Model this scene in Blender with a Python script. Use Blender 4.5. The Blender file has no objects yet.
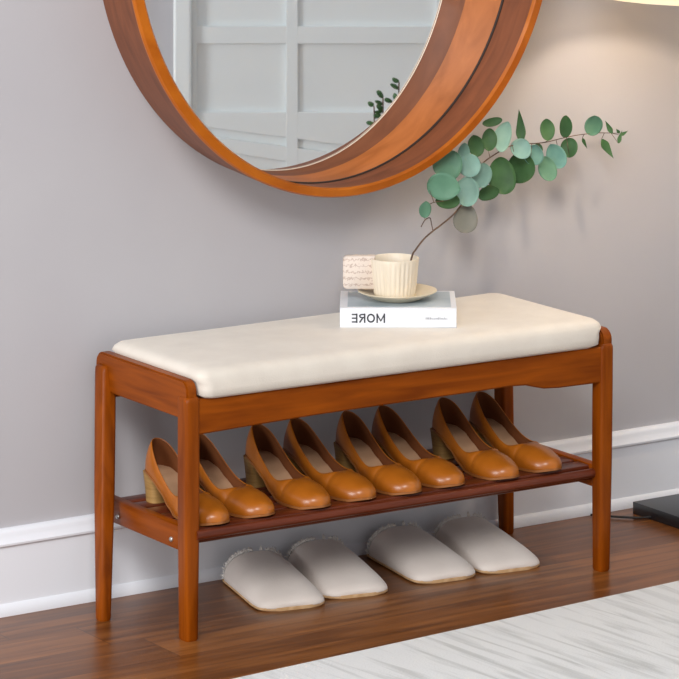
import bpy, bmesh, math, random
from mathutils import Vector, Matrix, noise
R = math.radians
random.seed(7)
scene = bpy.context.scene
COL = scene.collection
PI = math.pi

# ------------------------------------------------------------------ camera, world, lights, exposure
YAW = R(33.44)
cam_data = bpy.data.cameras.new('camera')
cam = bpy.data.objects.new('camera', cam_data)
COL.objects.link(cam)
cam.location = (-3.229, -5.716, 1.796)
cam.rotation_euler = (R(90), 0, -YAW)
cam_data.sensor_width = 36
cam_data.lens = 36 * 3600 / 679
cam_data.shift_y = -(339.5 + 389) / 679
cam_data.clip_start = 0.05
cam_data.clip_end = 60
scene.camera = cam

world = bpy.data.worlds.new('daylight')
scene.world = world
world.use_nodes = True
bgn = world.node_tree.nodes['Background']
bgn.inputs[0].default_value = (0.95, 0.97, 1.0, 1)
bgn.inputs[1].default_value = 0.54


def area_light(name, loc, target, sx, sy, power, col):
    d = bpy.data.lights.new(name, 'AREA')
    d.shape = 'RECTANGLE'
    d.size = sx
    d.size_y = sy
    d.energy = power
    d.color = col
    o = bpy.data.objects.new(name, d)
    COL.objects.link(o)
    o.location = loc
    o.rotation_euler = (Vector(target) - Vector(loc)).to_track_quat('-Z', 'Y').to_euler()
    return o


area_light('window_daylight', (-2.9, -4.6, 3.8), (0.45, 0, 0.4), 2.0, 1.7, 198, (1.0, 0.985, 0.97))
area_light('side_fill_light', (-2.7, -1.25, 1.25), (1.3, -1.2, 0.75), 1.1, 1.3, 56, (0.97, 0.985, 1.0))  # added unseen fill, brightens the panelling shown in the mirror

scene.view_settings.view_transform = 'Standard'
scene.view_settings.look = 'None'
scene.view_settings.exposure = 0.0
scene.view_settings.gamma = 1.0
scene.view_settings.use_curve_mapping = False


# ------------------------------------------------------------------ materials
def srgb(r, g, b):
    f = lambda c: (c / 255 / 12.92) if c / 255 <= 0.04045 else ((c / 255 + 0.055) / 1.055) ** 2.4
    return (f(r), f(g), f(b), 1)


def new_mat(name):
    m = bpy.data.materials.new(name)
    m.use_nodes = True
    nt = m.node_tree
    b = nt.nodes['Principled BSDF']
    return m, nt, b


def noise_mat(name, c1, c2, scale=(1, 1, 1), freq=8, rough=0.6, detail=4, bump=0.0, bump_freq=None, spec=0.5, lo=0.3, hi=0.7,
              coat=0.0, dist=0.0, sheen=0.0):
    m, nt, b = new_mat(name)
    tc = nt.nodes.new('ShaderNodeTexCoord')
    mp = nt.nodes.new('ShaderNodeMapping')
    mp.inputs['Scale'].default_value = scale
    nt.links.new(tc.outputs['Object'], mp.inputs[0])
    n = nt.nodes.new('ShaderNodeTexNoise')
    n.inputs['Scale'].default_value = freq
    n.inputs['Detail'].default_value = detail
    n.inputs['Distortion'].default_value = dist
    nt.links.new(mp.outputs[0], n.inputs['Vector'])
    r = nt.nodes.new('ShaderNodeValToRGB')
    r.color_ramp.elements[0].position = lo
    r.color_ramp.elements[1].position = hi
    r.color_ramp.elements[0].color = c1
    r.color_ramp.elements[1].color = c2
    nt.links.new(n.outputs['Fac'], r.inputs[0])
    nt.links.new(r.outputs[0], b.inputs['Base Color'])
    b.inputs['Roughness'].default_value = rough
    b.inputs['Specular IOR Level'].default_value = spec
    b.inputs['Coat Weight'].default_value = coat
    b.inputs['Coat Roughness'].default_value = 0.2
    b.inputs['Sheen Weight'].default_value = sheen
    if bump:
        n2 = nt.nodes.new('ShaderNodeTexNoise')
        n2.inputs['Scale'].default_value = bump_freq or freq
        n2.inputs['Detail'].default_value = 3
        nt.links.new(mp.outputs[0], n2.inputs['Vector'])
        bp = nt.nodes.new('ShaderNodeBump')
        bp.inputs['Strength'].default_value = bump
        bp.inputs['Distance'].default_value = 0.002
        nt.links.new(n2.outputs['Fac'], bp.inputs['Height'])
        nt.links.new(bp.outputs[0], b.inputs['Normal'])
    return m


def plain(name, c, rough=0.5, metal=0.0, spec=0.5):
    m, nt, b = new_mat(name)
    b.inputs['Base Color'].default_value = c
    b.inputs['Roughness'].default_value = rough
    b.inputs['Metallic'].default_value = metal
    b.inputs['Specular IOR Level'].default_value = spec
    return m


M = {}
M['wall'] = noise_mat('wall_paint', srgb(184, 182, 186), srgb(189, 187, 190), freq=3, rough=0.85, bump=0.05, bump_freq=160, spec=0.2)
M['white_paint'] = plain('white_trim_paint', srgb(236, 238, 244), 0.45)
M['panel_paint'] = plain('white_panel_paint', srgb(238, 245, 247), 0.5)
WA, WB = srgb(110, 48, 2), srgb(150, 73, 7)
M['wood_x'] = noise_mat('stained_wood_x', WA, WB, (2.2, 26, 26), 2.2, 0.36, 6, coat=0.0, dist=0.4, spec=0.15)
M['wood_y'] = noise_mat('stained_wood_y', WA, WB, (26, 2.2, 26), 2.2, 0.36, 6, coat=0.0, dist=0.4, spec=0.15)
M['wood_z'] = noise_mat('stained_wood_z', WA, WB, (26, 26, 2.2), 2.2, 0.36, 6, coat=0.0, dist=0.4, spec=0.15)
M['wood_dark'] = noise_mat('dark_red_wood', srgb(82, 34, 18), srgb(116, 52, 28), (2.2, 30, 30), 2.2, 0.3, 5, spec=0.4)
M['frame_wood'] = noise_mat('mirror_wood', srgb(160, 80, 10), srgb(188, 104, 22), (3, 16, 3), 3, 0.36, 6, spec=0.3, dist=0.8)
M['frame_shaded'] = noise_mat('mirror_wood_shaded', srgb(108, 60, 36), srgb(132, 76, 46), (3, 16, 3), 3, 0.45, 6, spec=0.25, dist=0.8)  # outer side and band behind the rim: shade put into the colour
M['frame_mid'] = noise_mat('mirror_wood_mid', srgb(156, 88, 38), srgb(186, 110, 56), (3, 16, 3), 3, 0.4, 6, spec=0.3, dist=0.8)
M['frame_deep_shade'] = noise_mat('mirror_wood_deep_shade', srgb(108, 64, 42), srgb(134, 82, 54), (3, 16, 3), 3, 0.45, 6, spec=0.25, dist=0.8)  # band next to the glass: shadow put into the colour
M['groove'] = plain('dark_groove', srgb(40, 24, 18), 0.6)
M['liner'] = plain('pale_mirror_edge', srgb(235, 222, 205), 0.4)
M['cushion'] = noise_mat('beige_upholstery', srgb(218, 209, 197), srgb(226, 218, 206), freq=18, rough=0.75, bump=0.25, bump_freq=420, sheen=0.2)
M['pump'] = noise_mat('tan_leather', srgb(158, 86, 18), srgb(184, 106, 28), freq=14, rough=0.33, bump=0.06, bump_freq=240, coat=0.2)
M['lining_shade'] = noise_mat('shaded_lining', srgb(104, 58, 30), srgb(124, 72, 40), freq=18, rough=0.6, spec=0.2)  # browner than the upper: shade inside the shoe put into the colour
M['pump_sole'] = plain('tan_outsole', srgb(150, 92, 44), 0.5)
M['pump_heel'] = noise_mat('stacked_heel', srgb(150, 112, 60), srgb(176, 138, 82), (4, 4, 60), 4, 0.5)
M['insole'] = noise_mat('beige_insole', srgb(196, 152, 116), srgb(212, 170, 134), freq=20, rough=0.55)
M['slipper'] = noise_mat('white_felt', srgb(222, 211, 202), srgb(230, 220, 212), freq=14, rough=0.9, bump=0.25, bump_freq=300, sheen=0.3)
M['slipper_sole'] = noise_mat('tan_slipper_sole', srgb(190, 150, 104), srgb(216, 180, 138), freq=60, rough=0.8)
M['fleece'] = noise_mat('white_fleece', srgb(214, 208, 202), srgb(236, 232, 226), freq=120, rough=0.95, sheen=0.4)
M['book_white'] = plain('white_book_board', srgb(232, 234, 240), 0.45)
M['book_art'] = noise_mat('blue_grey_cover', srgb(150, 168, 180), srgb(196, 206, 214), freq=9, rough=0.35)
M['paper'] = noise_mat('page_paper', srgb(222, 218, 208), srgb(238, 234, 226), (4, 4, 900), 3, 0.8)
M['ink'] = plain('charcoal_ink', srgb(58, 60, 66), 0.6)
M['ink_light'] = plain('grey_ink', srgb(140, 142, 148), 0.6)
M['ceramic'] = noise_mat('cream_ceramic', srgb(226, 214, 193), srgb(237, 226, 207), (40, 40, 6), 2, 0.42)
M['saucer'] = noise_mat('cream_saucer', srgb(214, 200, 172), srgb(230, 217, 192), freq=16, rough=0.4)
M['stem'] = noise_mat('brown_stem', srgb(58, 42, 36), srgb(112, 84, 62), freq=60, rough=0.6)
M['leaf_pale'] = noise_mat('pale_teal_leaf', srgb(124, 162, 148), srgb(142, 178, 164), freq=30, rough=0.5, spec=0.3)
M['leaf_mid'] = noise_mat('mid_green_leaf', srgb(82, 124, 100), srgb(100, 142, 116), freq=30, rough=0.5, spec=0.3)
M['leaf_teal'] = noise_mat('teal_leaf', srgb(92, 138, 128), srgb(112, 156, 144), freq=30, rough=0.5, spec=0.3)
M['leaf_dark'] = noise_mat('dark_green_leaf', srgb(50, 86, 48), srgb(70, 108, 64), freq=30, rough=0.5, spec=0.3)
M['leaf_shadow'] = noise_mat('grey_leaf_shadow', srgb(116, 116, 106), srgb(130, 128, 120), freq=20, rough=0.7, spec=0.2)  # grey of a leaf's shadow, put in as a leaf shape
M['black'] = plain('black_lacquer', srgb(26, 27, 30), 0.3)
M['black_cord'] = plain('black_rubber', srgb(24, 24, 26), 0.6)
M['metal'] = plain('nickel_screw', srgb(190, 188, 186), 0.35, 0.8)


def floor_mat():
    m, nt, b = new_mat('oak_floor')
    N = nt.nodes.new
    L = nt.links.new
    tc = N('ShaderNodeTexCoord')
    sp = N('ShaderNodeSeparateXYZ')
    L(tc.outputs['Object'], sp.inputs[0])

    def math_(op, a, bb=None):
        n = N('ShaderNodeMath')
        n.operation = op
        for i, v in enumerate((a, bb)):
            if v is None:
                continue
            if isinstance(v, (int, float)):
                n.inputs[i].default_value = v
            else:
                L(v, n.inputs[i])
        return n.outputs[0]
    yb = math_('DIVIDE', math_('ADD', sp.outputs[1], 0.028), 0.125)
    row = math_('FLOOR', yb)
    fy = math_('SUBTRACT', yb, row)
    wn = N('ShaderNodeTexWhiteNoise')
    wn.noise_dimensions = '1D'
    L(row, wn.inputs['W'])
    xs = math_('ADD', math_('DIVIDE', sp.outputs[0], 1.5), wn.outputs['Value'])
    colid = math_('FLOOR', xs)
    fx = math_('SUBTRACT', xs, colid)
    wn2 = N('ShaderNodeTexWhiteNoise')
    wn2.noise_dimensions = '2D'
    cv = N('ShaderNodeCombineXYZ')
    L(row, cv.inputs[0])
    L(colid, cv.inputs[1])
    L(cv.outputs[0], wn2.inputs['Vector'])
    # grain
    cg = N('ShaderNodeCombineXYZ')
    L(math_('MULTIPLY', sp.outputs[0], 1.6), cg.inputs[0])
    L(math_('MULTIPLY', sp.outputs[1], 22), cg.inputs[1])
    L(math_('MULTIPLY', wn2.outputs['Value'], 30), cg.inputs[2])
    gn = N('ShaderNodeTexNoise')
    gn.inputs['Scale'].default_value = 2.0
    gn.inputs['Detail'].default_value = 7
    gn.inputs['Distortion'].default_value = 0.7
    L(cg.outputs[0], gn.inputs['Vector'])
    f = math_('ADD', math_('MULTIPLY', gn.outputs['Fac'], 0.85), math_('MULTIPLY', wn2.outputs['Value'], 0.22))
    rp = N('ShaderNodeValToRGB')
    e = rp.color_ramp.elements
    e[0].position = 0.30
    e[0].color = srgb(76, 40, 12)
    e[1].position = 0.78
    e[1].color = srgb(150, 94, 46)
    mid = e.new(0.52)
    mid.color = srgb(110, 64, 26)
    L(f, rp.inputs[0])
    # joints
    j1 = math_('LESS_THAN', fy, 0.016)
    j2 = math_('LESS_THAN', fx, 0.0016)
    j = math_('MAXIMUM', j1, j2)
    mx = N('ShaderNodeMix')
    mx.data_type = 'RGBA'
    L(math_('MULTIPLY', j, 0.55), mx.inputs['Factor'])
    L(rp.outputs[0], mx.inputs['A'])
    mx.inputs['B'].default_value = srgb(56, 34, 24)
    L(mx.outputs['Result'], b.inputs['Base Color'])
    b.inputs['Roughness'].default_value = 0.3
    b.inputs['Specular IOR Level'].default_value = 0.34
    return m


M['floor'] = floor_mat()


def rug_mat():
    m, nt, b = new_mat('rug_weave')
    N = nt.nodes.new
    L = nt.links.new
    tc = N('ShaderNodeTexCoord')
    mp = N('ShaderNodeMapping')
    mp.inputs['Scale'].default_value = (46, 4.2, 1)
    mp.inputs['Rotation'].default_value = (0, 0, R(8))
    L(tc.outputs['Object'], mp.inputs[0])
    n = N('ShaderNodeTexNoise')
    n.inputs['Scale'].default_value = 1.0
    n.inputs['Detail'].default_value = 5
    n.inputs['Distortion'].default_value = 0.6
    L(mp.outputs[0], n.inputs['Vector'])
    rp = N('ShaderNodeValToRGB')
    e = rp.color_ramp.elements
    e[0].position = 0.32
    e[0].color = srgb(180, 182, 182)
    e[1].position = 0.52
    e[1].color = srgb(213, 215, 216)
    L(n.outputs['Fac'], rp.inputs[0])
    L(rp.outputs[0], b.inputs['Base Color'])
    b.inputs['Roughness'].default_value = 0.95
    b.inputs['Sheen Weight'].default_value = 0.2
    n2 = N('ShaderNodeTexNoise')
    n2.inputs['Scale'].default_value = 220
    L(tc.outputs['Object'], n2.inputs['Vector'])
    bp = N('ShaderNodeBump')
    bp.inputs['Strength'].default_value = 0.5
    bp.inputs['Distance'].default_value = 0.003
    L(n2.outputs['Fac'], bp.inputs['Height'])
    L(bp.outputs[0], b.inputs['Normal'])
    return m


M['rug'] = rug_mat()


def mirror_mat():
    m, nt, b = new_mat('mirror_silver')
    b.inputs['Base Color'].default_value = (0.93, 0.95, 0.95, 1)
    b.inputs['Metallic'].default_value = 1
    b.inputs['Roughness'].default_value = 0.015
    return m


M['mirror'] = mirror_mat()


def shade_mat():
    m, nt, b = new_mat('linen_shade')
    b.inputs['Base Color'].default_value = srgb(245, 236, 214)
    b.inputs['Roughness'].default_value = 0.9
    tr = nt.nodes.new('ShaderNodeBsdfTranslucent')
    tr.inputs[0].default_value = srgb(255, 246, 228)
    mx = nt.nodes.new('ShaderNodeMixShader')
    mx.inputs[0].default_value = 0.35
    nt.links.new(b.outputs[0], mx.inputs[1])
    nt.links.new(tr.outputs[0], mx.inputs[2])
    nt.links.new(mx.outputs[0], nt.nodes['Material Output'].inputs[0])
    return m


M['shade'] = shade_mat()


def glow_mat():
    m, nt, b = new_mat('lit_bulb')
    b.inputs['Base Color'].default_value = (1, 0.9, 0.75, 1)
    b.inputs['Emission Color'].default_value = (1, 0.78, 0.5, 1)
    b.inputs['Emission Strength'].default_value = 8
    return m


M['bulb'] = glow_mat()


# ------------------------------------------------------------------ helpers
def obj(name, bm, mat, parent=None, smooth=True, loc=None):
    me = bpy.data.meshes.new(name)
    bmesh.ops.recalc_face_normals(bm, faces=bm.faces[:])
    bm.to_mesh(me)
    bm.free()
    me.materials.append(mat)
    if smooth:
        me.polygons.foreach_set('use_smooth', [True] * len(me.polygons))
    o = bpy.data.objects.new(name, me)
    COL.objects.link(o)
    if parent:
        o.parent = parent
    if loc:
        o.location = loc
    return o


def thing(name, label, cat, loc=(0, 0, 0), rz=0.0, group=None):
    o = bpy.data.objects.new(name, None)
    o.empty_display_size = 0.05
    COL.objects.link(o)
    o.location = loc
    o.rotation_euler = (0, 0, rz)
    o['label'] = label
    o['category'] = cat
    if group:
        o['group'] = group
    return o


def tag(o, label, cat, group=None):
    o['label'] = label
    o['category'] = cat
    if group:
        o['group'] = group
    return o


def struct(name, bm, mat, smooth=False):
    o = obj(name, bm, mat, None, smooth)
    o['kind'] = 'structure'
    return o


def sharp(o, angle=35):
    """smooth shading with hard edges kept where faces meet at more than the angle"""
    me = o.data
    bm = bmesh.new()
    bm.from_mesh(me)
    for e in bm.edges:
        e.smooth = not (len(e.link_faces) == 2 and e.calc_face_angle(0) > R(angle))
    bm.to_mesh(me)
    bm.free()
    return o


def add_box(bm, x0, x1, y0, y1, z0, z1, bevel=0.0, seg=2, mat=None):
    ret = bmesh.ops.create_cube(bm, size=1)
    vs = ret['verts']
    for v in vs:
        v.co = Vector(((x0 + x1) / 2 + v.co.x * (x1 - x0), (y0 + y1) / 2 + v.co.y * (y1 - y0), (z0 + z1) / 2 + v.co.z * (z1 - z0)))
        if mat:
            v.co = mat @ v.co
    if bevel:
        es = {e for v in vs for e in v.link_edges}
        bmesh.ops.bevel(bm, geom=list(es), offset=bevel, segments=seg, affect='EDGES', profile=0.5)
    return bm


def box(x0, x1, y0, y1, z0, z1, bevel=0.0, seg=2):
    bm = bmesh.new()
    return add_box(bm, x0, x1, y0, y1, z0, z1, bevel, seg)


def add_loft(bm, rings, closed=True, cap=True):
    vr = [[bm.verts.new(p) for p in r] for r in rings]
    n = len(vr[0])
    for a, b in zip(vr, vr[1:]):
        for i in range(n if closed else n - 1):
            j = (i + 1) % n
            bm.faces.new((a[i], a[j], b[j], b[i]))
    if cap and closed:
        bm.faces.new(vr[0][::-1])
        bm.faces.new(vr[-1])
    return vr


def add_tube(bm, pts, rad, n=8, cap=True):
    pts = [Vector(p) for p in pts]
    if not isinstance(rad, (list, tuple)):
        rad = [rad] * len(pts)
    rings = []
    ref = None
    for i, p in enumerate(pts):
        t = (pts[min(i + 1, len(pts) - 1)] - pts[max(i - 1, 0)]).normalized()
        if ref is None:
            ref = t.orthogonal().normalized()
        ref = (ref - t * ref.dot(t)).normalized()
        q = t.cross(ref)
        rings.append([p + (ref * math.cos(2 * PI * k / n) + q * math.sin(2 * PI * k / n)) * rad[i] for k in range(n)])
    add_loft(bm, rings, True, cap)
    return bm


def spline(pts, n=8):
    """Catmull-Rom through the points"""
    pts = [Vector(p) for p in pts]
    out = []
    P = [pts[0] * 2 - pts[1]] + pts + [pts[-1] * 2 - pts[-2]]
    for i in range(1, len(P) - 2):
        for k in range(n):
            t = k / n
            a, b, c, d = P[i - 1], P[i], P[i + 1], P[i + 2]
            out.append(0.5 * ((2 * b) + (c - a) * t + (2 * a - 5 * b + 4 * c - d) * t * t + (3 * b - a - 3 * c + d) * t ** 3))
    out.append(pts[-1])
    return out


def add_lathe(bm, prof, n=48, center=(0, 0, 0), ribs=0, rib_amp=0.0, rib_rows=()):
    rings = []
    for k, (r, z) in enumerate(prof):
        ring = []
        for i in range(n):
            a = 2 * PI * i / n
            rr = r
            if ribs and k in rib_rows:
                rr = r + rib_amp * (abs(math.sin(ribs * a / 2)) - 0.5)
            ring.append((center[0] + rr * math.cos(a), center[1] + rr * math.sin(a), center[2] + z))
        rings.append(ring)
    add_loft(bm, rings, True, True)
    return bm


def interp(tab, t):
    if t <= tab[0][0]:
        return tab[0][1]
    for (a, va), (b, vb) in zip(tab, tab[1:]):
        if t <= b:
            u = (t - a) / (b - a)
            u = u * u * (3 - 2 * u) * 0.5 + u * 0.5
            return va + (vb - va) * u
    return tab[-1][1]


def subsurf(o, lv=1):
    m = o.modifiers.new('smooth', 'SUBSURF')
    m.levels = lv
    m.render_levels = lv
    return o


def dup(root, label, group=None):
    r = root.copy()
    COL.objects.link(r)
    r['label'] = label
    if group:
        r['group'] = group
    for ch in list(root.children):
        c = ch.copy()
        COL.objects.link(c)
        c.parent = r
        for g in ch.children:
            d = g.copy()
            COL.objects.link(d)
            d.parent = c
    return r


# ------------------------------------------------------------------ the room
struct('floor', box(-5.0, 5.0, -7.5, 0.12, -0.06, 0.0), M['floor'])
struct('wall_back', box(-3.0, 4.0, 0.0, 0.12, 0.0, 2.7), M['wall'])

# baseboard: one moulded profile run along the wall
prof = [(0, 0), (-0.024, 0), (-0.024, 0.004), (-0.0225, 0.012), (-0.018, 0.019), (-0.015, 0.021), (-0.015, 0.121), (-0.0165, 0.1225),
        (-0.021, 0.125), (-0.0215, 0.1285), (-0.018, 0.132), (-0.0155, 0.1365), (-0.0135, 0.1405), (-0.0130, 0.145), (-0.0105, 0.149), (-0.006, 0.151),
        (-0.003, 0.1525), (0, 0.1525)]
bm = bmesh.new()
add_loft(bm, [[(x, y, z) for y, z in prof] for x in (-2.9, 3.9)], True, True)
sharp(struct('baseboard_back', bm, M['white_paint'], True), 40)

# ------------------------------------------------------------------ rug
a0, a1 = Vector((-0.051, -0.585, 0)), Vector((0.952, -0.520, 0))
d = (a1 - a0).normalized()
nrm = Vector((d.y, -d.x, 0))
ang = math.atan2(d.y, d.x)
bm = bmesh.new()
NX, NY = 120, 4
W_, D_ = 2.45, 0.72
vt = []
add_box(bm, -1.1, W_ - 1.1, -D_, 0, 0.0, 0.009, 0.004, 2)
rug = obj('area_rug', bm, M['rug'], None, True, loc=a0)
rug.rotation_euler = (0, 0, ang)
tag(rug, 'pale off-white rug with grey brushed streaks on the wooden floor in front of the bench', 'rug')

# ------------------------------------------------------------------ bench
bench = thing('shoe_bench', 'orange-brown wooden shoe bench with beige cushion seat and open shelf against the grey wall', 'bench')


def leg_bm(top, foot, w0, w1, z_t, round_=0.007):
    """square-section leg with rounded corners, tapering from w0 at the top to w1 at the foot"""
    bm = bmesh.new()
    rings = []
    levels = [(z_t, 0.80), (z_t - 0.0015, 0.90), (z_t - 0.005, 0.985), (z_t - 0.010, 1.0), (z_t * 0.75, 1), (z_t * 0.5, 1), (z_t * 0.25, 1), (0.004, 1), (0.0, 0.9)]
    for z, s in levels:
        u = 1 - z / z_t
        cx = top[0] + (foot[0] - top[0]) * u
        cy = top[1] + (foot[1] - top[1]) * u
        tap = max(0.0, (u - 0.45) / 0.55)
        wx = (w0[0] + (w1[0] - w0[0]) * tap) / 2 * s
        wy = (w0[1] + (w1[1] - w0[1]) * tap) / 2 * s
        r = min(round_, wx * 0.7, wy * 0.7)
        ring = []
        for qx, qy, a_ in ((1, 1, 0), (-1, 1, 90), (-1, -1, 180), (1, -1, 270)):
            for k in range(5):
                a = R(a_ + 22.5 * k)
                ring.append((cx + qx * (wx - r) + r * math.cos(a), cy + qy * (wy - r) + r * math.sin(a), z))
        rings.append(ring)
    add_loft(bm, rings, True, True)
    return bm


LEGS = {
    'FL': ((0.0130, -0.3290), (0.0150, -0.3250), (0.0290, 0.036), (0.026, 0.032), 0.4255),
    'BL': ((0.0070, -0.0480), (-0.0480, -0.1360), (0.0300, 0.034), (0.022, 0.026), 0.4330),
    'FR': ((0.8970, -0.3630), (0.8950, -0.3600), (0.0290, 0.034), (0.024, 0.030), 0.4260),
    'BR': ((0.8980, -0.0420), (0.9060, -0.0440), (0.0290, 0.034), (0.024, 0.026), 0.4300),
}
for k in ('FL', 'BL', 'FR', 'BR'):
    t_, f_, w0, w1, zt = LEGS[k]
    sharp(obj('leg', leg_bm(t_, f_, w0, w1, zt), M['wood_z'], bench), 50)


def rail_profile_bm(pts_yz, x0, x1, bevel=0.003):
    """prism of a (y,z) outline between two x planes, edges eased"""
    bm = bmesh.new()
    add_loft(bm, [[(x0, y, z) for y, z in pts_yz], [(x1, y, z) for y, z in pts_yz]], True, True)
    bmesh.ops.recalc_face_normals(bm, faces=bm.faces[:])
    es = [e for e in bm.edges if abs(e.verts[0].co.x - e.verts[1].co.x) < 1e-6]
    bmesh.ops.bevel(bm, geom=es, offset=bevel, segments=2, affect='EDGES')
    return bm


def side_rail(x0, x1, yf, yb, zt, zb):
    pts = []
    r = 0.020
    for k in range(6):                                            # front top corner, rounded down onto the leg top
        a = R(90 + 18 * k)
        pts.append((yf + r + r * math.cos(a), zt - r + r * math.sin(a)))
    pts += [(yf, zt - 0.034), (yf + 0.012, zt - 0.034), (yf + 0.014, zb), (yb - 0.014, zb), (yb - 0.012, zt - 0.034), (yb, zt - 0.034)]
    for k in range(6):
        a = R(0 + 18 * k)
        pts.append((yb - r + r * math.cos(a), zt - r + r * math.sin(a)))
    return rail_profile_bm(pts, x0, x1)


sharp(obj('side_rail', side_rail(0.0020, 0.0230, -0.3420, -0.0200, 0.4545, 0.3860), M['wood_y'], bench), 40)
sharp(obj('side_rail', side_rail(0.8870, 0.9110, -0.3750, -0.0200, 0.4530, 0.3800), M['wood_y'], bench), 40)

# front rail: shaped lower edge that thins towards the right, then swells
bot = [(0.018, 0.3590), (0.10, 0.3618), (0.27, 0.3662), (0.48, 0.3680), (0.612, 0.3688), (0.680, 0.3702), (0.715, 0.3680), (0.735, 0.3625), (0.756, 0.3575), (0.79, 0.3550), (0.890, 0.3542)]


def front_y(x):
    return -0.3440 - 0.0345 * x


bm = bmesh.new()
rings = []
for x, zb in bot:
    y = front_y(x)
    zt = 0.4215
    e = 0.003
    rings.append([(x, y + e, zt), (x, y, zt - e), (x, y, zb + e), (x, y + e, zb), (x, y + 0.022, zb), (x, y + 0.022, zt)])
add_loft(bm, rings, True, True)
sharp(obj('front_rail', bm, M['wood_x'], bench), 40)
sharp(obj('back_rail', box(0.022, 0.890, -0.054, -0.032, 0.372, 0.424, 0.003), M['wood_x'], bench), 40)
# slatted seat base under the cushion
obj('seat_base', box(0.026, 0.884, -0.335, -0.054, 0.404, 0.420, 0.002), M['wood_dark'], bench)

# shelf rails and screws
for x0, x1, yf, yb, scr in ((0.0030, 0.0250, -0.330, -0.045, True), (0.8860, 0.9060, -0.356, -0.045, False)):
    bm = box(x0, x1, yf, yb, 0.1535, 0.1965, 0.004)
    sr = sharp(obj('shelf_rail', bm, M['wood_y'], bench), 40)
    if scr:
        for y in (-0.288, -0.100):
            bm = bmesh.new()
            add_lathe(bm, [(0.0001, 0.003), (0.0032, 0.003), (0.0045, 0.0015), (0.0045, -0.003)], 20)
            s = obj('screw', bm, M['metal'], sr, True, loc=(x0 - 0.0005, y, 0.169))
            s.rotation_euler = (0, R(-90), 0)
# shelf of lengthwise slats: round front rod, flat slats behind
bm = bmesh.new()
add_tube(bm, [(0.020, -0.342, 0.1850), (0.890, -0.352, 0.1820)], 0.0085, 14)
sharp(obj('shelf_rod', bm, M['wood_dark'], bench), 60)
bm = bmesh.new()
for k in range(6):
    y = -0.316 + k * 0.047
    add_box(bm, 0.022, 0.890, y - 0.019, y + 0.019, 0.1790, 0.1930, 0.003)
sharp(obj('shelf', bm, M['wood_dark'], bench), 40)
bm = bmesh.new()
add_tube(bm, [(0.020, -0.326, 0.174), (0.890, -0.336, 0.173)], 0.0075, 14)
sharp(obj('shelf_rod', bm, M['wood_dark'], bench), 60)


# cushion: soft slab, rolled edges and slightly crowned top
def cushion_bm(x0, x1, yf0, yf1, yb, z0, z1):
    bm = bmesh.new()
    nx, ny = 44, 20
    prof_ = [(0.010, 0.0), (0.0, 0.006), (-0.001, 0.018), (-0.001, 0.026), (0.0, 0.036), (0.003, 0.043), (0.010, 0.049), (0.022, 0.0515)]
    h = z1 - z0
    # rounded-rectangle rings rising from the bottom edge
    rings = []

    def rr(ins, z, crown=0):
        r = 0.020 if ins < 0.02 else 0.016
        pts = []
        xl, xr, yk = x0 - 0.010 * crown, x1 + 0.007 * crown, yb + 0.012 * crown
        corners = [(xr, yk, 0, 1, 1), (xl, yk, 90, -1, 1), (xl, yf0, 180, -1, -1), (xr, yf1, 270, 1, -1)]
        for cx, cy, a_, sx, sy in corners:
            for k in range(7):
                a = R(a_ + 15 * k)
                px = cx - sx * (ins + r) + r * math.cos(a)
                py = cy - sy * (ins + r) + r * math.sin(a)
                pts.append((px, py, z))
        out = []
        n = len(pts)
        for i in range(n):
            p, q = Vector(pts[i]), Vector(pts[(i + 1) % n])
            m = 1 if (p - q).length < 0.02 else 16
            for k in range(m):
                out.append(p.lerp(q, k / m))
        return out
    for ins, z in prof_:
        lift = max(0.0, min(1.0, (z - 0.026) / 0.010))              # above the side rails the pad bulges out over them
        rings.append(rr(ins, z0 + z / 0.051 * h, lift))
    for ins in (0.05, 0.09, 0.13):
        rings.append(rr(ins, z1 + 0.0025 * (ins / 0.13), 1))
    vr = add_loft(bm, rings, True, False)
    bm.faces.new(vr[0][::-1])
    bm.faces.new(vr[-1])
    for v in bm.verts:
        nz = noise.noise(v.co * 6) * 0.0012
        v.co.z += nz if v.co.z > z0 + 0.01 else 0
    return bm


obj('seat_cushion', cushion_bm(0.0270, 0.8810, -0.362, -0.383, -0.050, 0.4220, 0.4745), M['cushion'], bench)['label'] = 'beige upholstered seat cushion'

# ------------------------------------------------------------------ mirror
mir = thing('wall_mirror', 'large round wall mirror in a deep orange-brown wooden frame hanging above the bench', 'mirror', (0.465, 0, 1.225))
MO = Vector((0.465, 0, 1.225))


def ell(c, n=160):
    cx, cz, a, b, y = c
    return [Vector((cx + a * math.cos(2 * PI * i / n), y, cz + b * math.sin(2 * PI * i / n))) - MO for i in range(n)]


def mixe(p, q, t):
    return tuple(a + (b - a) * t for a, b in zip(p, q))


E_wall = (0.4627, 1.2273, 0.4523, 0.5061, -0.001)
E_of = (0.4705, 1.2185, 0.4755, 0.5107, -0.143)
E_of2 = (0.4704, 1.2208, 0.4733, 0.5105, -0.149)
E_if2 = (0.4698, 1.2303, 0.4588, 0.5075, -0.152)
E_if = (0.4697, 1.2330, 0.4548, 0.5065, -0.147)
E_gr = (0.4585, 1.2096, 0.4400, 0.4835, -0.080)
E_gl = (0.4130, 1.2045, 0.3825, 0.4590, -0.020)
E_mid = mixe(E_gr, E_gl, 0.62)


def add_ring_loft(bm, es):
    return add_loft(bm, [ell(e) for e in es], True, False)


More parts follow.
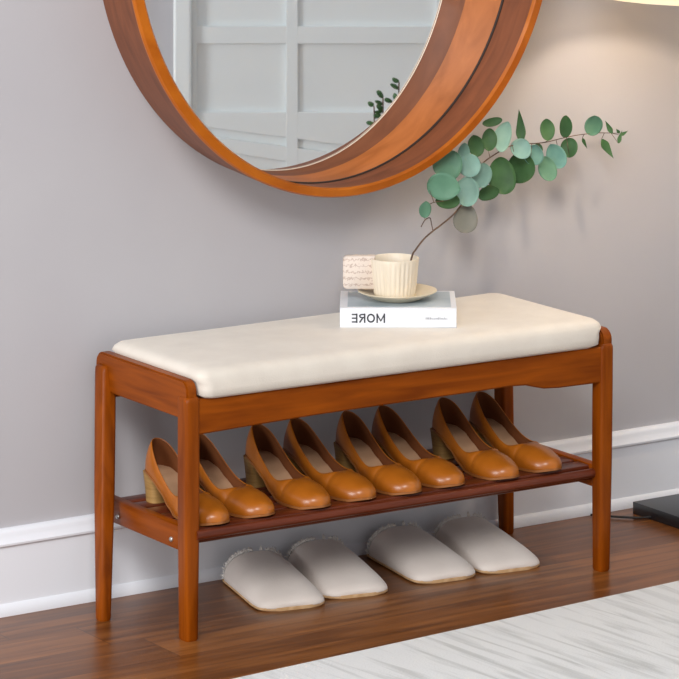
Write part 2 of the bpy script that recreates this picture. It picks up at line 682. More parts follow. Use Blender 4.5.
bm = bmesh.new()
seq = [E_wall, mixe(E_wall, E_of, 0.33), mixe(E_wall, E_of, 0.66), mixe(E_wall, E_of, 0.97), E_of, E_of2, mixe(E_of2, E_if2, 0.5), E_if2, E_if,
       mixe(E_if, E_gr, 0.5), E_gr, mixe(E_gr, E_mid, 0.5), E_mid, E_gl, (0.413, 1.2045, 0.378, 0.454, -0.012), (0.413, 1.2045, 0.378, 0.454, -0.001), E_wall]
add_ring_loft(bm, seq)
# frame wood in stepped tones: shade painted on outer side and inner bands
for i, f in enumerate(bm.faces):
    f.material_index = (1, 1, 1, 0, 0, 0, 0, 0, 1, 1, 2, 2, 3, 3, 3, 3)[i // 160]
bmesh.ops.remove_doubles(bm, verts=bm.verts[:], dist=1e-5)
fr = obj('frame', bm, M['frame_wood'], mir)
for k in ('frame_shaded', 'frame_mid', 'frame_deep_shade'):
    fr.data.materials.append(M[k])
sharp(fr, 28)
bm = bmesh.new()
add_tube(bm, ell(E_gr) + ell(E_gr)[:1], 0.0030, 6, False)
obj('groove_line', bm, M['groove'], fr)['label'] = 'dark line running round the inside of the frame'
bm = bmesh.new()
g2 = (0.413, 1.2045, 0.3815, 0.4580, -0.0185)
add_tube(bm, ell(g2) + ell(g2)[:1], 0.0012, 6, False)
obj('glass_edge', bm, M['liner'], mir)
bm = bmesh.new()
ga, gb = ell((0.413, 1.2045, 0.3815, 0.4580, -0.0165)), ell((0.413, 1.2045, 0.3815, 0.4580, -0.0125))
add_loft(bm, [ga, gb], True, True)
obj('mirror_glass', bm, M['mirror'], mir, False)


# ------------------------------------------------------------------ tan pumps on the shelf
LP = 0.245


def pump():
    root = thing('pump_shoe', '', 'shoe')
    SZ = [(0, .057), (.12, .056), (.22, .049), (.34, .033), (.46, .015), (.58, .0045), (.68, .0030), (.9, .0035), (1, .008)]
    WS = [(0, .002), (.015, .011), (.05, .0195), (.12, .0250), (.22, .0275), (.36, .0275), (.5, .0315), (.62, .0370), (.73, .0395), (.82, .0380), (.90, .0320), (.95, .0245), (.985, .0140), (1, .003)]
    HE = [(0, .056), (.05, .0535), (.14, .044), (.26, .033), (.4, .029), (.52, .029), (.60, .0335), (.66, .0385), (.72, .0400), (.80, .0370), (.9, .029), (.96, .021), (.99, .013), (1, .007)]
    OO = [(0, .0015), (.015, .0075), (.05, .0125), (.12, .0190), (.25, .0250), (.4, .0270), (.5, .0290), (.57, .0300), (.62, .0270), (.65, .0200), (.668, .0110), (.676, .0)]
    ts = [0, .015, .04, .08, .13, .19, .26, .33, .40, .46, .51, .55, .58, .605, .63, .648, .66, .669, .676, .70, .73, .77, .81, .86, .90, .93, .96, .98, .993, 1]
    Y = lambda t: LP * (0.5 - t)
    bm = bmesh.new()
    K = 9
    rows = []
    for t in ts:
        z0, ws, he, oo = interp(SZ, t), interp(WS, t), interp(HE, t), interp(OO, t)
        half = []
        P0, P1, P2, P3 = (ws, 0), (ws * 1.13, he * 0.55), (oo + (ws - oo) * 0.62, he), (oo, he)
        if oo < ws * 0.5:
            P1 = (ws * 1.10, he * 0.62)
        for k in range(K):
            u = k / (K - 1)
            b = [(1 - u) ** 3, 3 * u * (1 - u) ** 2, 3 * u * u * (1 - u), u ** 3]
            half.append((sum(c * p[0] for c, p in zip(b, (P0, P1, P2, P3))), sum(c * p[1] for c, p in zip(b, (P0, P1, P2, P3)))))
        lean = 0.030 * max(0, 1 - t / 0.30) ** 1.3                 # counter leans in over the heel
        row = [(-x, Y(t) - lean * (z / max(he, 1e-4)) ** 1.5 * 0.6, z0 + z) for x, z in half[::-1]] + [(x, Y(t) - lean * (z / max(he, 1e-4)) ** 1.5 * 0.6, z0 + z) for x, z in half]
        rows.append(row)
    vr = [[bm.verts.new(p) for p in r] for r in rows]
    nn = len(rows[0])
    for a, b in zip(vr, vr[1:]):
        for i in range(nn - 1):
            if i == K - 1:
                continue                                            # the underside is closed by the outsole
            bm.faces.new((a[i], a[i + 1], b[i + 1], b[i]))
    # close back of counter and toe tip
    bmesh.ops.remove_doubles(bm, verts=bm.verts[:], dist=0.0006)
    for idx in (0, -1):
        r = [v for v in vr[idx] if v.is_valid]
        try:
            if idx == 0:
                for i in range(K - 1):
                    q = [r[i], r[i + 1], r[nn - 2 - i], r[nn - 1 - i]]
                    if len(set(q)) == 4:
                        bm.faces.new(q)
        except Exception:
            pass
    tip = [v for v in vr[-1] if v.is_valid]
    for i in range(K - 1):
        q = []
        for v in (tip[i], tip[i + 1], tip[len(tip) - 2 - i], tip[len(tip) - 1 - i]):
            if v not in q:
                q.append(v)
        if len(q) >= 3:
            try:
                bm.faces.new(q)
            except ValueError:
                pass
    up = obj('upper', bm, M['pump'], root)
    so = up.modifiers.new('thick', 'SOLIDIFY')
    so.thickness = 0.0018
    so.offset = -1
    up.data.materials.append(M['lining_shade'])
    so.material_offset = 1
    subsurf(up, 1)

    def sheet(t0, t1, dz0, dz1, k, n=30):
        bm2 = bmesh.new()
        rings_ = []
        for i in range(n + 1):
            t = t0 + (t1 - t0) * i / n
            w = max(0.0015, interp(WS, t) * k)
            z0 = interp(SZ, t)
            rings_.append([(-w, Y(t), z0 + dz0), (-w * .5, Y(t), z0 + dz0), (w * .5, Y(t), z0 + dz0), (w, Y(t), z0 + dz0), (w, Y(t), z0 + dz1), (-w, Y(t), z0 + dz1)])
        add_loft(bm2, rings_, True, True)
        return bm2
    sharp(obj('outsole', sheet(0, 1, -0.0030, 0.0012, 1.035), M['pump_sole'], root), 50)
    sharp(obj('insole', sheet(0.02, 0.80, 0.0014, 0.0034, 0.94), M['insole'], root), 50)['label'] = 'beige leather insole'
    # block heel
    bm3 = bmesh.new()
    rings_ = []
    for u in (0, 0.06, 0.3, 0.6, 1.0):
        zt = 0.0
        s = 0.80 + 0.20 * (u ** 1.5)
        ring = []
        for i in range(20):
            a = 2 * PI * i / 20
            c, s_ = math.cos(a), math.sin(a)
            x = 0.0235 * s * (abs(c) ** 0.6) * (1 if c >= 0 else -1)
            yy = (0.0215 if s_ < 0 else 0.021) * s * (abs(s_) ** 0.7) * (1 if s_ >= 0 else -1)
            y = LP * 0.5 - 0.0235 + yy + 0.001 * (1 - u) * -1
            t = max(0, 0.5 - y / LP)
            z = u * (interp(SZ, t) - 0.0025)
            ring.append((x, y, z))
        rings_.append(ring)
    add_loft(bm3, rings_, True, True)
    sharp(obj('heel', bm3, M['pump_heel'], root), 50)['label'] = 'tan block heel'
    return root


SHELF_Z = 0.1930
pump0 = pump()
PX = [0.070, 0.160, 0.282, 0.375, 0.477, 0.567, 0.692, 0.788]
PYT = [-0.345, -0.342, -0.346, -0.343, -0.351, -0.349, -0.357, -0.353]
PR = [0, 4, 0, 5, 0, 5, 0, 4]
PLAB = ['tan leather pump at the left end of the shelf, block heel in view',
        'tan leather pump partly hidden behind the left front leg of the bench',
        'tan leather pump, third shoe along the shelf from the left',
        'tan leather pump, fourth along the shelf, right shoe of the second pair',
        'tan leather pump, fifth shoe along the shelf, left shoe of the third pair',
        'tan leather pump, sixth shoe along the shelf, right shoe of the third pair',
        'tan leather pump, second from the right end of the shelf',
        'tan leather pump at the right end of the shelf, nearest the right legs']
for i in range(8):
    p = pump0 if i == 0 else dup(pump0, '')
    p['label'] = PLAB[i]
    p['group'] = 'tan pumps on the bench shelf'
    p.rotation_euler = (0, 0, R(PR[i]))
    p.location = (PX[i], PYT[i] + LP / 2, SHELF_Z + 0.0002)


# ------------------------------------------------------------------ white slippers on the floor
LS = 0.238


def slipper():
    root = thing('slipper', '', 'slipper')
    WS = [(0, .034), (.02, .050), (.08, .0605), (.25, .0620), (.45, .0635), (.65, .0655), (.80, .0670), (.90, .0660), (.95, .0610), (.98, .0520), (.994, .0420), (1, .030)]
    HH = [(.10, .054), (.20, .054), (.35, .051), (.5, .046), (.65, .039), (.78, .032), (.88, .025), (.94, .0195), (.98, .0140), (1, .009)]
    Y = lambda t: LS * (0.5 - t)
    zs = 0.006
    # sole
    bm = bmesh.new()
    n = 36
    rings = []
    for i in range(n + 1):
        t = i / n
        w = interp(WS, t)
        rings.append([(-w, Y(t), 0.002), (-w * 1.01, Y(t), zs * .5), (-w, Y(t), zs), (0, Y(t), zs), (w, Y(t), zs), (w * 1.01, Y(t), zs * .5), (w, Y(t), 0.002), (w * .95, Y(t), 0), (-w * .95, Y(t), 0)])
    add_loft(bm, rings, True, True)
    sharp(obj('sole', bm, M['slipper_sole'], root), 50)['label'] = 'tan sole edge'
    # upper
    bm = bmesh.new()
    ts = [.10, .14, .20, .28, .37, .46, .54, .62, .70, .77, .83, .88, .92, .95, .975, .99, 1.0]
    K = 17
    rows = []
    for t in ts:
        w, h = interp(WS, t) * 1.0, interp(HH, t)
        row = []
        for k in range(K):
            a = PI * k / (K - 1)
            c, s_ = math.cos(a), math.sin(a)
            x = w * (abs(c) ** 0.72) * (1 if c >= 0 else -1) * (1.02 if 0 < k < K - 1 else 1)
            z = zs - 0.002 + h * (s_ ** 0.95)
            back = 0.014 * (s_ ** 2) * max(0, (0.20 - t) / 0.10)     # the opening's top reaches further forward
            row.append((x, Y(t) - back, z))
        rows.append(row)
    add_loft(bm, rows, False, False)
    bm.verts.ensure_lookup_table()
    bm.faces.new([v for v in bm.verts[-K:]])
    up = obj('upper', bm, M['slipper'], root)
    so = up.modifiers.new('thick', 'SOLIDIFY')
    so.thickness = 0.004
    so.offset = -1
    subsurf(up, 1)
    # insole
    bm = bmesh.new()
    rings = []
    for i in range(20):
        t = 0.02 + 0.9 * i / 19
        w = interp(WS, t) * 0.9
        rings.append([(-w, Y(t), zs), (w, Y(t), zs), (w, Y(t), zs + 0.004), (-w, Y(t), zs + 0.004)])
    add_loft(bm, rings, True, True)
    obj('insole', bm, M['fleece'], root)
    # fleece edge around the opening: short tufts
    bm = bmesh.new()
    rnd = random.Random(3)
    w, h = interp(WS, .1), interp(HH, .1)
    for k in range(170):
        a = PI * (0.02 + 0.96 * rnd.random())
        c, s_ = math.cos(a), math.sin(a)
        x = w * (abs(c) ** 0.72) * (1 if c >= 0 else -1)
        z = zs + h * (s_ ** 0.95)
        p = Vector((x * 0.98, Y(.1) - 0.014 * s_ ** 2, z - 0.002))
        dirn = Vector((x / w * 0.6 + rnd.uniform(-.6, .6), 0.8 + rnd.uniform(-.6, .5), 0.5 * s_ + rnd.uniform(-.2, .5))).normalized()
        L_ = rnd.uniform(.004, .010)
        add_tube(bm, [p, p + dirn * L_ * .6, p + dirn * L_ + Vector((0, 0, rnd.uniform(-.002, .002)))], [.0016, .0012, .0003], 5)
    obj('fleece_trim', bm, M['fleece'], root)['label'] = 'fluffy white trim round the opening'
    return root


sl0 = slipper()
SLAB = ['white felt slipper at the left end of the row under the bench',
        'white felt slipper second from the left, right one of the left pair on the floor',
        'white felt slipper third from the left, left one of the right pair on the floor',
        'white felt slipper at the right end of the row, close to the back right leg']
SLX = [(0.296, -0.154, -12), (0.437, -0.150, -12), (0.626, -0.152, -7), (0.768, -0.163, -8)]
for i in range(4):
    s = sl0 if i == 0 else dup(sl0, '')
    s['label'] = SLAB[i]
    s['group'] = 'white slippers under the bench'
    s.location = (SLX[i][0], SLX[i][1], 0.0003)
    s.rotation_euler = (0, 0, R(SLX[i][2]))

# ------------------------------------------------------------------ book, saucer, cup
SEAT_Z = 0.4768
bang = math.atan2(-0.12, 0.178)
book = thing('book', 'white book with mirrored lettering on its spine lying on the cushion under the cup', 'book', (0.4240, -0.1855, SEAT_Z), bang)
BW, BD, BH = 0.2150, 0.168, 0.0360
bm = bmesh.new()
add_box(bm, 0, BW, 0, BD, 0, 0.0028, 0.0006, 1)
add_box(bm, 0, BW, 0, BD, BH - 0.0028, BH, 0.0006, 1)
add_box(bm, 0, BW, 0, 0.003, 0.001, BH - 0.001, 0.0008, 1)
sharp(obj('cover', bm, M['book_white'], book), 40)
obj('page_block', box(0.003, BW - 0.003, 0.003, BD - 0.003, 0.0028, BH - 0.0028), M['paper'], book, False)
obj('cover_picture', box(0.014, BW - 0.010, 0.010, BD - 0.008, BH - 0.0001, BH + 0.0004), M['book_art'], book, False)['label'] = 'blue-grey cover picture'


# title, reading MORE in mirror writing, on the spine (spine plane is local y = 0)
bm = bmesh.new()


def stroke(pts, th, ox, mir_w):
    """flat letter stroke along pts (letter units), drawn reversed left to right"""
    for p, q in zip(pts, pts[1:]):
        p, q = Vector(p), Vector(q)
        d_ = (q - p).normalized()
        nn = Vector((-d_.y, d_.x)) * th / 2
        e_ = d_ * th * 0.12
        vs = []
        for yy in (-0.0004, 0.0002):
            vs.append([bm.verts.new((ox + mir_w - c.x, yy, 0.0090 + c.y)) for c in (p - e_ + nn, q + e_ + nn, q + e_ - nn, p - e_ - nn)])
        a_, b_q = vs
        bm.faces.new(a_)
        bm.faces.new(b_q[::-1])
        for k in range(4):
            bm.faces.new((a_[k], a_[(k + 1) % 4], b_q[(k + 1) % 4], b_q[k]))


H_, T_ = 0.0165, 0.0028
arc = lambda cx, cy, rx, ry, a0_, a1_, n_=16: [(cx + rx * math.cos(R(a0_ + (a1_ - a0_) * k / n_)), cy + ry * math.sin(R(a0_ + (a1_ - a0_) * k / n_))) for k in range(n_ + 1)]
x_at = 0.0215
for letter, wd in (('E', 0.0110), ('R', 0.0120), ('O', 0.0150), ('M', 0.0160)):     # reversed order, each letter flipped
    h2 = T_ / 2
    if letter == 'M':
        for st in ([(h2, 0), (h2, H_)], [(h2, H_ - h2), (wd / 2, 0.003)], [(wd / 2, 0.003), (wd - h2, H_ - h2)], [(wd - h2, H_), (wd - h2, 0)]):
            stroke(st, T_ * (1 if st[0][0] == st[1][0] else 0.8), x_at, wd)
    if letter == 'O':
        stroke(arc(wd / 2, H_ / 2, wd / 2 - h2, H_ / 2 - h2, 0, 360, 28), T_, x_at, wd)
    if letter == 'R':
        stroke([(h2, 0), (h2, H_)], T_, x_at, wd)
        stroke([(h2, H_ - h2), (wd * .5, H_ - h2)] + arc(wd * .5, H_ * .74, wd * .5 - h2, H_ * .26 - h2, 90, -90, 10) + [(h2, H_ * .48 + h2)], T_ * .9, x_at, wd)
        stroke([(wd * .45, H_ * .5), (wd - h2, 0.0005)], T_, x_at, wd)
    if letter == 'E':
        stroke([(h2, 0), (h2, H_)], T_, x_at, wd)
        for yy_ in (h2, H_ / 2, H_ - h2):
            stroke([(h2, yy_), (wd - h2 * .5, yy_)], T_ * .9, x_at, wd)
    x_at += wd + 0.0026
obj('title', bm, M['ink'], book, False)['label'] = 'dark capital letters in mirror writing'
# faint line of tiny illegible print at the right end of the spine
bm = bmesh.new()
rnd = random.Random(5)
x = 0.158
while x < 0.197:
    w = rnd.uniform(0.0012, 0.0024)
    h = rnd.choice((0.0022, 0.0030, 0.0038))
    add_box(bm, x, x + w * 0.75, -0.0004, 0.0002, 0.0150, 0.0150 + h)
    x += w + 0.0007
obj('small_print', bm, M['ink_light'], book, False)

BTOP = SEAT_Z + BH + 0.0006
CX, CY = 0.560, -0.174
sau = thing('saucer', 'cream ceramic saucer lying on the white book beneath the cup', 'saucer', (CX, CY, BTOP))
bm = bmesh.new()
add_lathe(bm, [(0.0001, 0.0), (0.040, 0.0), (0.043, 0.001), (0.055, 0.007), (0.070, 0.0135), (0.0735, 0.0155), (0.0742, 0.0168), (0.0730, 0.0172), (0.068, 0.0150), (0.054, 0.0090),
               (0.040, 0.0048), (0.0001, 0.0045)], 64)
obj('saucer_plate', bm, M['saucer'], sau)

CZ = BTOP + 0.0050
cup = thing('cup', 'cream fluted cup with a broad square handle standing on the saucer, holding a leafy branch', 'cup', (CX - 0.004, CY + 0.003, CZ))
bm = bmesh.new()
pr = [(0.0001, 0.0), (0.034, 0.0), (0.0372, 0.002), (0.0385, 0.008), (0.0400, 0.020), (0.0415, 0.035), (0.0430, 0.050), (0.0445, 0.064), (0.0455, 0.070), (0.0452, 0.0718), (0.0440, 0.0722),
      (0.0426, 0.0705), (0.0405, 0.055), (0.0380, 0.020), (0.0350, 0.0075), (0.0001, 0.006)]
add_lathe(bm, pr, 160, (0, 0, 0), 30, 0.0016, (3, 4, 5, 6, 7))
sharp(obj('cup_body', bm, M['ceramic'], cup), 60)


def handle_mat():
    m, nt, b = new_mat('scribbled_ceramic')
    N = nt.nodes.new
    L = nt.links.new
    tc = N('ShaderNodeTexCoord')
    mp = N('ShaderNodeMapping')
    mp.inputs['Scale'].default_value = (1, 1, 1)
    L(tc.outputs['Object'], mp.inputs[0])
    wv = N('ShaderNodeTexWave')
    wv.bands_direction = 'Z'
    wv.inputs['Scale'].default_value = 27
    wv.inputs['Distortion'].default_value = 5
    wv.inputs['Detail'].default_value = 3
    wv.inputs['Detail Scale'].default_value = 9
    L(mp.outputs[0], wv.inputs['Vector'])
    rp = N('ShaderNodeValToRGB')
    e = rp.color_ramp.elements
    e[0].position = 0.02
    e[0].color = srgb(192, 170, 157)
    e[1].position = 0.22
    e[1].color = srgb(226, 212, 200)
    L(wv.outputs['Fac'], rp.inputs[0])
    L(rp.outputs[0], b.inputs['Base Color'])
    b.inputs['Roughness'].default_value = 0.75
    return m


M['handle'] = handle_mat()
# broad slab handle pointing to the left of the view; a finger slot keeps it a handle
hd = Vector((-math.cos(YAW), math.sin(YAW), 0))
hn = Vector((math.sin(YAW), math.cos(YAW), 0))
bm = bmesh.new()
outl = []
xo0, xo1, zo0, zo1, r = 0.036, 0.0965, 0.014, 0.0765, 0.009
for cx, cz, a_ in ((xo1 - r, zo1 - r, 0), (xo0, zo1, 90), (xo0, zo0, 180), (xo1 - r, zo0 + r, 270)):
    if a_ in (0, 270):
        for k in range(6):
            a = R(a_ + 18 * k)
            outl.append((cx + r * math.cos(a), cz + r * math.sin(a)))
    else:
        outl.append((cx, cz))
rings = []
for s_, ins in ((-0.011, 0.003), (-0.009, 0.0008), (-0.006, 0), (0.006, 0), (0.009, 0.0008), (0.011, 0.003)):
    ring = []
    for px, pz in outl:
        qx = 0.06 + (px - 0.06) * (1 - ins / 0.03)
        qz = 0.041 + (pz - 0.041) * (1 - ins / 0.03)
        ring.append(hd * qx + hn * s_ + Vector((0, 0, qz)))
    rings.append(ring)
add_loft(bm, rings, True, True)
sharp(obj('handle', bm, M['handle'], cup), 50)['label'] = 'square pinkish handle with brown scribbled lines'

# ------------------------------------------------------------------ eucalyptus branch
branch = thing('eucalyptus_branch', 'long eucalyptus branch with round grey-green leaves leaning out of the cup to the right', 'branch', (CX, CY, CZ + 0.006))
BO = Vector((CX, CY, CZ + 0.006))
FWD = Vector((math.sin(YAW), math.cos(YAW), 0))
RGT = Vector((math.cos(YAW), -math.sin(YAW), 0))


def W(px, py, y):
    """a point of the photograph's frame carried onto the vertical plane at distance y from the wall"""
    ray = FWD + RGT * ((px - 339.5) / 3600) - Vector((0, 0, 1)) * ((py + 389) / 3600)
    t = (y - cam.location.y) / ray.y
    return cam.location + ray * t


def ydepth(px):
    return interp([(400, -0.176), (424, -0.160), (440, -0.140), (470, -0.112), (520, -0.090), (620, -0.070)], px)


main_px = [(424, 239), (433, 231), (441, 225), (453, 215), (463, 203), (474, 192), (479, 181), (477, 172), (483, 163), (494, 155), (508, 147), (521, 143.5), (534, 143.5), (547, 142), (561, 138.5), (578, 135), (597, 133), (611, 133)]
mp_ = [BO + Vector((0.012, -0.004, 0.0005)), W(411.5, 258, -0.182), W(415.5, 250, -0.176)] + [W(x, y, ydepth(x)) for x, y in main_px]
mpts = spline(mp_, 6)
bm = bmesh.new()
nP = len(mpts)
add_tube(bm, [p - BO for p in mpts], [0.0019 - 0.0012 * i / nP for i in range(nP)], 8)
hook = spline([W(433, 231, ydepth(433)), W(431.5, 224, ydepth(432) + .003), W(430, 218, ydepth(430) + .004), W(425, 220, ydepth(425) + .004), W(421, 227, ydepth(421) + .004)], 5)
add_tube(bm, [p - BO for p in hook], [0.0010] * len(hook), 6)
tw = spline([W(466, 200, ydepth(466)), W(455, 199, ydepth(455)), W(443, 201, ydepth(443)), W(432, 203, ydepth(432)), W(425, 208, ydepth(425))], 5)
add_tube(bm, [p - BO for p in tw], [0.0008] * len(tw), 6)
skel = mpts + hook + tw
LEAVES = [  # px, py, width, height, turn (deg, + leans right), kind, depth offset, tilt
    (443.5, 186.5, 25, 31, 100, 'mid', -.010), (467.5, 192, 23, 27, 0, 'pale', -.014), (447, 201, 15, 23, 90, 'dark', .004), (425, 209, 12, 16, 0, 'mid', 0),
    (464.5, 219, 23, 27, 20, 'grey', -.004), (448, 166, 28, 29, 30, 'mid', .012), (469, 165, 21, 22, -30, 'pale', -.012), (482, 174.5, 19, 24, 5, 'pale', -.012),
    (502, 176, 26, 34, -6, 'dark', .004), (488.5, 193, 14, 20, 70, 'dark', .010), (503, 137, 17, 29, 22, 'pale', -.008), (489, 140, 14, 21, 5, 'dark', .004),
    (475, 146, 16, 20, -10, 'dark', .006), (492, 122, 8, 19, 75, 'dark', 0), (520, 126, 11, 30, -4, 'point', 0), (521, 148.5, 20, 18, 40, 'pale', -.012),
    (521, 167, 26, 30, 30, 'dark', .010), (464.5, 152, 11, 18, 0, 'pale', .004), (533, 155, 19, 19, 20, 'teal', -.002), (547, 169, 18, 23, -10, 'mid', -.004),
    (556, 156, 18, 24, -28, 'teal', -.004), (570, 148, 16, 18, 0, 'dark', -.002), (546.7, 130, 14, 20, 0, 'dark', -.001), (565.7, 126, 12, 21, 6, 'dark', .001),
    (592.5, 125, 18, 19, 5, 'mid', -.003), (609, 127, 6, 13, -30, 'point', 0), (607, 149, 10, 20, 210 - 60, 'point', 0), (584.6, 143, 4, 11, 155, 'point', .002),
    (538, 149, 9, 10, 0, 'dark', .006), (620, 137, 5, 12, 20, 'point', 0), (624, 133, 4, 8, 60, 'point', -.001), (618, 131, 4, 5, -40, 'point', 0.001)]
MATS = dict(pale='leaf_pale', mid='leaf_mid', dark='leaf_dark', teal='leaf_teal', grey='leaf_shadow', point='leaf_dark')
rnd = random.Random(11)
VIEW = (FWD - Vector((0, 0, 0.15))).normalized()
LEAFY = []
for (px, py, w, h, turn, kind, dy) in LEAVES:
    c = W(px, py, ydepth(px) + dy)
    sc = (c - cam.location).dot(FWD) / 3600
    up = Vector((0, 0, 1))
    ax = (RGT * math.sin(R(turn)) + up * math.cos(R(turn))).normalized()
    nrm_ = (VIEW + RGT * rnd.uniform(-.35, .35) + up * rnd.uniform(-.25, .35)).normalized()
    ax = (ax - nrm_ * ax.dot(nrm_)).normalized()
    sd = ax.cross(nrm_).normalized()
    hw, hl = w * sc / 2 * 1.10, h * sc / 2 * 1.10
    egg, skew = rnd.uniform(0.95, 1.35), rnd.uniform(-0.12, 0.06)
    bend = rnd.uniform(-.12, .12)
    b2 = bmesh.new()
    rings = []
    n = 18
    for i in range(n + 1):
        s = -math.cos(PI * i / n)
        if kind == 'point':
            wd = (1 - ((s + 1) / 2) ** 1.6) * min(1, ((s + 1) / 2 + 0.02) * 3.2) ** 0.7
        else:
            wd = math.sqrt(max(0.0, 1 - s * s)) ** (egg if s > 0 else 1.0) * (1 + skew * s)
        wd = max(wd, 0.03)
        ring = []
        for k in range(9):
            q = -1 + 2 * k / 8
            cup_ = 0.16 * hw * q * q + 0.10 * hl * s * s
            ring.append(c - BO + ax * (s * hl) + sd * (q * wd * hw + bend * hw * (1 - s * s)) - nrm_ * cup_)
        rings.append(ring)
    add_loft(b2, rings, False, False)
    LEAFY.append((b2, MATS[kind]))
    base = c - ax * hl * 0.98
    if kind != 'grey':
        best = min(skel, key=lambda p: (p - base).length)
    else:
        best = min(skel, key=lambda p: (p - (c + ax * hl)).length)
        base = c + ax * hl * 0.98
    if (best - base).length < 0.055:
        midp = (best + base) / 2 - VIEW * 0.001
        add_tube(bm, [best - BO, midp - BO, base - BO], [0.0007, 0.0006, 0.0005], 5)
obj('stem', bm, M['stem'], branch)
for b2, mt in LEAFY:
    lf = obj('leaf', b2, M[mt], branch)
    so = lf.modifiers.new('thick', 'SOLIDIFY')
    so.thickness = 0.0006
    if mt == 'leaf_shadow':
        lf['label'] = 'grey leaf-shaped disc imitating a leaf shadow below the stem'

# ------------------------------------------------------------------ floor lamp at the right: black base, pole and arm, drum shade
lamp = thing('floor_lamp', 'floor lamp with lit cream shade above the branch and black slab base', 'lamp', (1.36, -0.21, 0))
LO = Vector((1.36, -0.21, 0))
BUL = Vector((1.170, -0.345, 0))
SR, SZ0 = 0.220, 1.061
bx0, by1 = 1.205, -0.060
base_ = sharp(obj('lamp_base', box(bx0 - LO.x, bx0 + 0.31 - LO.x, by1 - 0.30 - LO.y, by1 - LO.y, 0.0, 0.024, 0.0015), M['black'], lamp), 40)
bm = bmesh.new()
pole_pts = spline([(0, 0, 0.023), (0, 0, 0.7), (0, 0, 1.25), (0, 0, 1.42), (-0.03, -0.028, 1.50), (-0.09, -0.085, 1.525), (BUL.x - LO.x, BUL.y - LO.y, 1.50)], 8)
add_tube(bm, pole_pts, 0.010, 14)
obj('pole', bm, M['black'], lamp)
bm = bmesh.new()
b_ = BUL - LO
prs = [(SR, SZ0), (SR * 0.93, SZ0 + 0.31)]
n = 96
rings = []
for r, z in prs + [(SR * 0.93 - 0.003, SZ0 + 0.31), (SR - 0.003, SZ0), (SR, SZ0)]:
    rings.append([(b_.x + r * math.cos(2 * PI * i / n), b_.y + r * math.sin(2 * PI * i / n), z) for i in range(n)])
add_loft(bm, rings, True, False)
bmesh.ops.remove_doubles(bm, verts=bm.verts[:], dist=1e-5)
sharp(obj('lamp_shade', bm, M['shade'], lamp), 50)
BZ = SZ0 + 0.245
bm = bmesh.new()
add_lathe(bm, [(0.0005, -0.032), (0.014, -0.029), (0.025, -0.017), (0.029, 0.0), (0.025, 0.016), (0.015, 0.032), (0.012, 0.045), (0.0005, 0.046)], 24, (b_.x, b_.y, BZ))
bulb = obj('light_bulb', bm, M['bulb'], lamp)
bm = bmesh.new()
add_tube(bm, [(b_.x, b_.y, BZ + 0.044), (b_.x, b_.y, 1.505)], 0.008, 12)
add_lathe(bm, [(0.0005, 0), (0.016, 0), (0.016, 0.05), (0.0005, 0.05)], 20, (b_.x, b_.y, BZ + 0.040))
for k in range(3):
    a = R(30 + 120 * k)
    add_tube(bm, [(b_.x, b_.y, SZ0 + 0.302), (b_.x + (SR * 0.93 - 0.002) * math.cos(a), b_.y + (SR * 0.93 - 0.002) * math.sin(a), SZ0 + 0.302)], 0.002, 6)
obj('lamp_holder', bm, M['black'], lamp)
bm = bmesh.new()
add_tube(bm, [p - LO for p in spline([(1.21, -0.120, 0.006), (1.185, -0.105, 0.004), (1.150, -0.070, 0.004), (1.120, -0.034, 0.004)], 6)], 0.0022, 8)
obj('cord', bm, M['black_cord'], lamp)
pl = bpy.data.lights.new('lamp_glow', 'POINT')
pl.energy = 10.5
pl.color = (1.0, 0.80, 0.60)
pl.shadow_soft_size = 0.030
plo = bpy.data.objects.new('lamp_glow', pl)
COL.objects.link(plo)
plo.parent = lamp
plo.location = (b_.x, b_.y, BZ - 0.036)

# ------------------------------------------------------------------ what the mirror shows: white panelled door leaf and the wall beyond
RX, RY = math.sin(YAW), -math.cos(YAW)                            # direction of the reflected view in the room

MY = -0.0165                                                       # plane of the glass


def refl(Z, u, z):
    """room point that the mirror shows at distance Z, sideways u"""
    p = cam.location + FWD * Z + RGT * u
    return Vector((p.x, 2 * MY - p.y, z))


ZP = 8.90
ORI = refl(ZP, 0, 0)
UA = (refl(ZP, 1, 0) - ORI).normalized()                           # along the wall
VA = (refl(ZP + 1, 0, 0) - ORI).normalized()                       # away from the mirror
RM = Matrix(((UA.x, VA.x, 0), (UA.y, VA.y, 0), (0, 0, 1))).to_4x4()
RM.translation = Vector((ORI.x, ORI.y, 0))
PPM = 3600 / ZP
U = lambda px: (px - 339.5) / PPM
Zp = lambda py: cam.location.z - (py + 389) / PPM


def placed(name, bm, mat):
    o = struct(name, bm, mat)
    o.matrix_world = RM
    return o


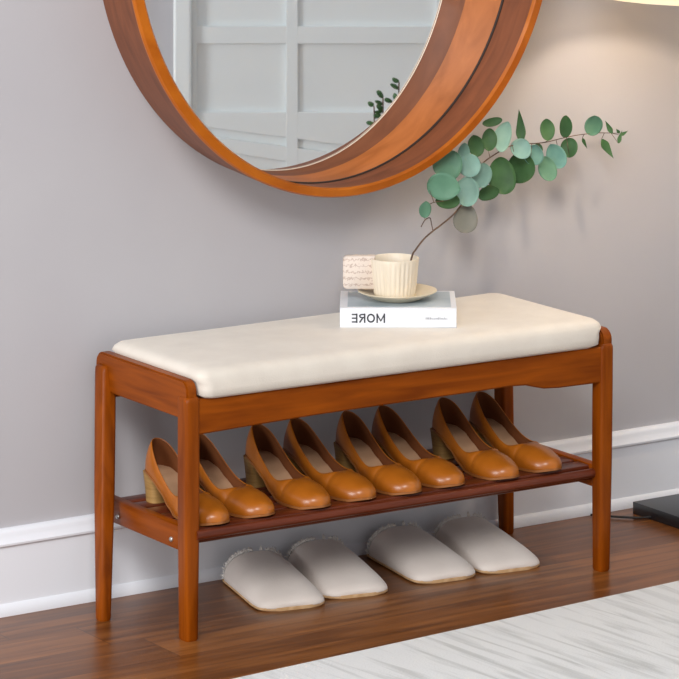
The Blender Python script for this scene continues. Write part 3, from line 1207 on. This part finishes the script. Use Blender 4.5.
placed('wall_right', box(-0.62, 0.60, 0.030, 0.13, 0, 2.30), M['wall'])
bm = bmesh.new()
add_box(bm, U(174), U(192), -0.035, 0.030, 0.0, 2.10, 0.006)         # casing
placed('trim_1', bm, M['panel_paint'])
bm = bmesh.new()
add_box(bm, U(192), 0.58, 0.006, 0.030, 0.0, 2.08)                   # panel field
for a, b_x in ((192, 197), (286, 298), (436, 446)):
    add_box(bm, U(a), U(b_x), -0.006, 0.006, 0.0, 2.08, 0.0015)
add_box(bm, 0.55, 0.58, -0.006, 0.006, 0.0, 2.08, 0.0015)
for y0, y1, sl_top, sl_bot in ((26, 43.5, 0, 0), (-75, -60, 0, 0), (112, 129, 0, .13), (138, 151, .13, .16), (200, 215, .16, .16)):
    n0 = len(bm.verts)
    add_box(bm, U(192), 0.58, -0.0055, 0.006, Zp(y1), Zp(y0), 0.0015)
    bm.verts.ensure_lookup_table()
    zm = (Zp(y0) + Zp(y1)) / 2
    for v in bm.verts[n0:]:
        v.co.z -= (sl_top if v.co.z > zm else sl_bot) * (v.co.x - U(222))
placed('door_1', bm, M['panel_paint'])

# small plant standing on the floor in front of the panelling, its top showing in the mirror
PB = refl(8.35, (388 - 339.5) / (3600 / 8.35), 0)
plant = thing('potted_plant', 'small green plant whose leafy top shows at the edge of the mirror glass', 'plant', PB)
bm = bmesh.new()
add_lathe(bm, [(0.0005, 0), (0.055, 0), (0.060, 0.004), (0.075, 0.13), (0.078, 0.15), (0.072, 0.15), (0.068, 0.135), (0.0005, 0.13)], 40)
obj('pot', bm, M['ceramic'], plant)
rnd = random.Random(21)
sb, lb = bmesh.new(), bmesh.new()
for (px, py, n_) in ((383, 104, 9), (399, 88, 9), (374, 112, 7), (392, 108, 8)):
    tip = refl(8.35, (px - 339.5) / (3600 / 8.35), cam.location.z - (py - 6 + 389) / (3600 / 8.35)) - PB
    pts = spline([(tip.x * .15, tip.y * .15, 0.128), (tip.x * .4, tip.y * .4, tip.z * .55), (tip.x * .9, tip.y * .9, tip.z * .85), tip], 6)
    add_tube(sb, pts, 0.0016, 6)
    for k in range(n_):
        c = pts[-1 - k]
        a = rnd.uniform(0, 2 * PI)
        ax = (UA * math.cos(a) * (1 if k % 2 else -1) + Vector((0, 0, 1)) * rnd.uniform(.1, .9) + VA * rnd.uniform(-.3, .3)).normalized()
        nn_ = (VA + UA * rnd.uniform(-.5, .5) + Vector((0, 0, rnd.uniform(-.5, .5)))).normalized()
        sd = ax.cross(nn_).normalized()
        hl, hw = rnd.uniform(.008, .012), rnd.uniform(.0045, .0065)
        ring = [lb.verts.new(c + ax * (hl * (1 + math.cos(t))) + sd * (hw * math.sin(t)) + nn_ * (0.002 * math.cos(2 * t))) for t in [2 * PI * i / 12 for i in range(12)]]
        lb.faces.new(ring)
obj('stem', sb, M['stem'], plant)
fo = obj('foliage', lb, M['leaf_dark'], plant)
so = fo.modifiers.new('thick', 'SOLIDIFY')
so.thickness = 0.0006
